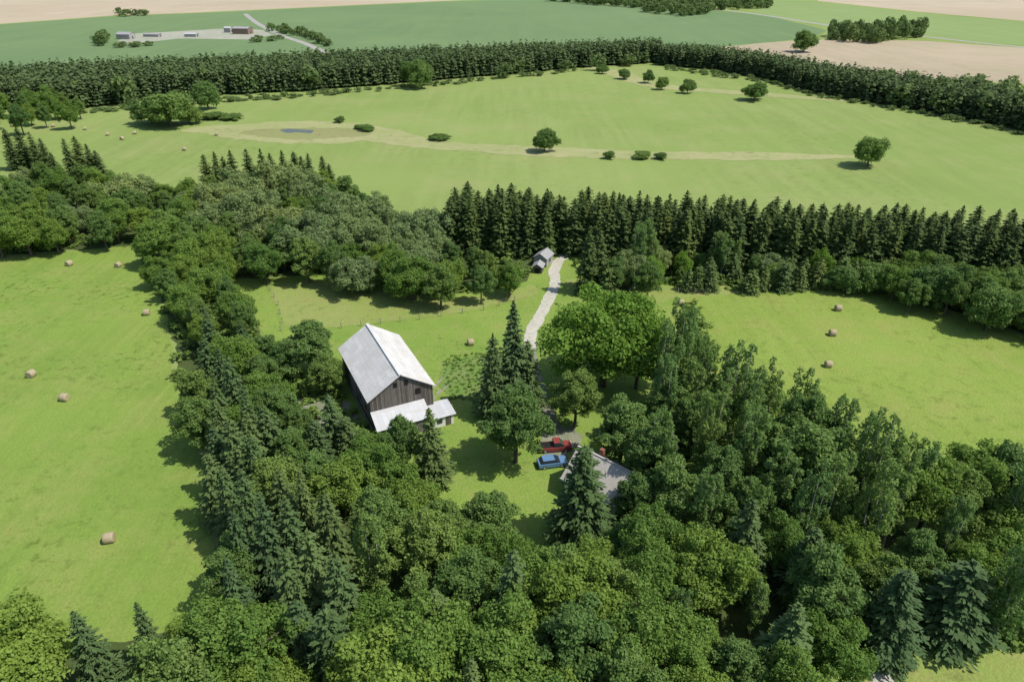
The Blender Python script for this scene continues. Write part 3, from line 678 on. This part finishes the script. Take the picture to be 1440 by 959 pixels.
def prism(name,prof,w,mat,parent,taper=None,bev=.05):
    import bmesh
    bm=bmesh.new(); tz=taper or (lambda z:1.)
    a=[bm.verts.new((x,-w/2*tz(z),z)) for x,z in prof]; b=[bm.verts.new((x,w/2*tz(z),z)) for x,z in prof]
    bm.faces.new(a); bm.faces.new(b[::-1]); n=len(prof)
    for i in range(n): bm.faces.new((a[i],b[i],b[(i+1)%n],a[(i+1)%n]))
    bmesh.ops.recalc_face_normals(bm,faces=bm.faces[:])
    if bev: bmesh.ops.bevel(bm,geom=bm.edges[:],offset=bev,segments=2,affect='EDGES')
    me=bpy.data.meshes.new(name);bm.to_mesh(me);bm.free();me.materials.append(mat)
    return obj(name,me,parent)
def car(name,label,cat,u,v,rz,col,pickup):
    x,y=G(u,v); p=plain(label.split()[0]+'_car_paint',col,.3,var=.08,spec=.6)
    r=root(name,label,cat,(x,y,0),math.radians(rz)); L=5.2 if pickup else 4.4; l=L/2
    prism('body',[(-l,.45),(-l,.95),(-l+.1,1.02),(.55*l,1.0),(l-.1,.9),(l,.7),(l,.42),(l*.8,.32),(-l*.8,.32)],1.85,p,r)
    tp=lambda z:1 if z<1.1 else .86
    if pickup:
        prism('cabin',[(-.35,1.0),(-.3,1.7),(.75,1.72),(1.45,1.0)],1.66,glass,r,tp,.03)
        box('roof',(1.0,1.42,.07),(.22,0,1.75),p,r,.03); box('truck_bed',(1.9,1.5,.05),(-1.5,0,1.035),darkwood,r)
    else:
        prism('cabin',[(-1.95,1.0),(-1.55,1.46),(.35,1.48),(1.15,1.0)],1.64,glass,r,tp,.03)
        box('roof',(1.8,1.4,.06),(-.6,0,1.5),p,r,.03)
    for sx_ in(-1,1):
        for sy_ in(-1,1): wheel(r,sx_*L*.31,sy_*.82,.36,.24)
    for sy_ in(-1,1): box('headlight',(.08,.35,.16),(l-.01,sy_*.65,.72),white,r,.02)
    box('bumper',(.12,1.7,.2),(l+.03,0,.45),greyw,r,.03)
car('pickup_truck','red pickup truck parked on the gravel by the house','truck',780,632,8,(.27,.055,.05),True)
car('parked_car','blue car parked on the gravel by the house','car',776,654,12,(.12,.23,.40),False)
# tractor
tg=plain('green_tractor_paint',(.05,.16,.04),.4,var=.2); ty=plain('yellow_rim_paint',(.6,.45,.05),.5)
x,y=G(412,577); tr=root('tractor','green farm tractor with cab parked beside the barn','tractor',(x,y,0),math.radians(120))
prism('hood',[(.1,.7),(.1,1.5),(1.6,1.4),(1.75,1.2),(1.75,.7)],.75,tg,tr)
prism('chassis',[(-.9,.55),(-.9,.95),(1.6,.75),(1.6,.5)],.5,tg,tr)
prism('cab',[(-1.0,1.1),(-.9,2.4),(.0,2.4),(.2,1.1)],1.3,glass,tr)
box('cab_roof',(1.3,1.45,.14),(-.45,0,2.47),tg,tr,.04)
for s in(-1,1):
    wheel(tr,-.65,s*.85,.8,.42,ty); wheel(tr,1.35,s*.7,.48,.28,ty); box('fender',(1.2,.4,.08),(-.6,s*.8,1.66),tg,tr,.03); box('headlight',(.06,.15,.12),(1.77,s*.22,1.15),white,tr)
obj('exhaust_pipe',tubes([((1.1,.2,1.4),(1.1,.2,2.3),.05,.05)],'exhaust_pipe',darkwood),tr)
# fences
post=plain('grey_post_wood',(.34,.31,.25),.9,var=.4)
pm=boxmesh('post',(.13,.13,1.4),post,.02)
def fence(pts,label):
    P=poly(pts); f=root('fence',label,'fence'); segs=[]
    for i in range(len(P)-1):
        (x0,y0),(x1,y1)=P[i],P[i+1];L=math.hypot(x1-x0,y1-y0);n=max(2,int(L/3.6))
        for k in range(n): 
            t=k/n; obj('post',pm,f,(x0+(x1-x0)*t,y0+(y1-y0)*t,.68),(random.uniform(-.05,.05),0,random.random()))
        for zz in(.5,.9,1.25): segs.append(((x0,y0,zz),(x1,y1,zz),.008,.008))
    obj('wire',tubes(segs,'wire',post,4),f)
fence([(395,466),(480,462),(590,450),(680,437),(745,418)],'wooden post and wire fence across the paddock')
fence([(375,398),(392,430),(400,468)],'wooden post fence along the paddock edge')
fence([(815,400),(930,412),(1000,415)],'wooden post fence beside the gravel drive')
for u,v,rz in((616,540,70),(624,548,62),(614,556,75)):
    x,y=G(u,v); root('timber_beam','weathered timber beam lying by the garden','timber',(x,y,.12),math.radians(rz),'timber beams by the garden',boxmesh('timber_beam',(4.,.22,.22),post,.02))
# ------------------------------------------------------------ light and camera
w=bpy.data.worlds.new('World'); scene.world=w; w.use_nodes=True
bg=w.node_tree.nodes['Background']; sky=w.node_tree.nodes.new('ShaderNodeTexSky'); sky.sky_type='NISHITA'; sky.sun_disc=False
el=math.radians(57); az=math.atan2(1,-.25)
sky.sun_elevation=el; sky.sun_rotation=az; w.node_tree.links.new(sky.outputs[0],bg.inputs[0]); bg.inputs[1].default_value=.145
sd=bpy.data.lights.new('sun','SUN'); sd.energy=4.8; sd.angle=math.radians(.5); sd.color=(1,.95,.87)
so=bpy.data.objects.new('sun',sd); link(so)
D=Vector((math.sin(az)*math.cos(el),math.cos(az)*math.cos(el),math.sin(el)))
so.rotation_euler=(-D).to_track_quat('-Z','Y').to_euler(); so.location=D*300
cd=bpy.data.cameras.new('camera'); co=bpy.data.objects.new('camera',cd); link(co)
cd.sensor_width=36; cd.lens=36*F/1440; cd.clip_end=20000; cd.clip_start=.5
co.location=(0,0,CH); co.rotation_euler=(math.pi/2-TH,0,0); scene.camera=co
scene.view_settings.view_transform='Standard'; scene.view_settings.look='None'; scene.view_settings.exposure=0
print('COUNTS',counts,len(i1),len(i2))
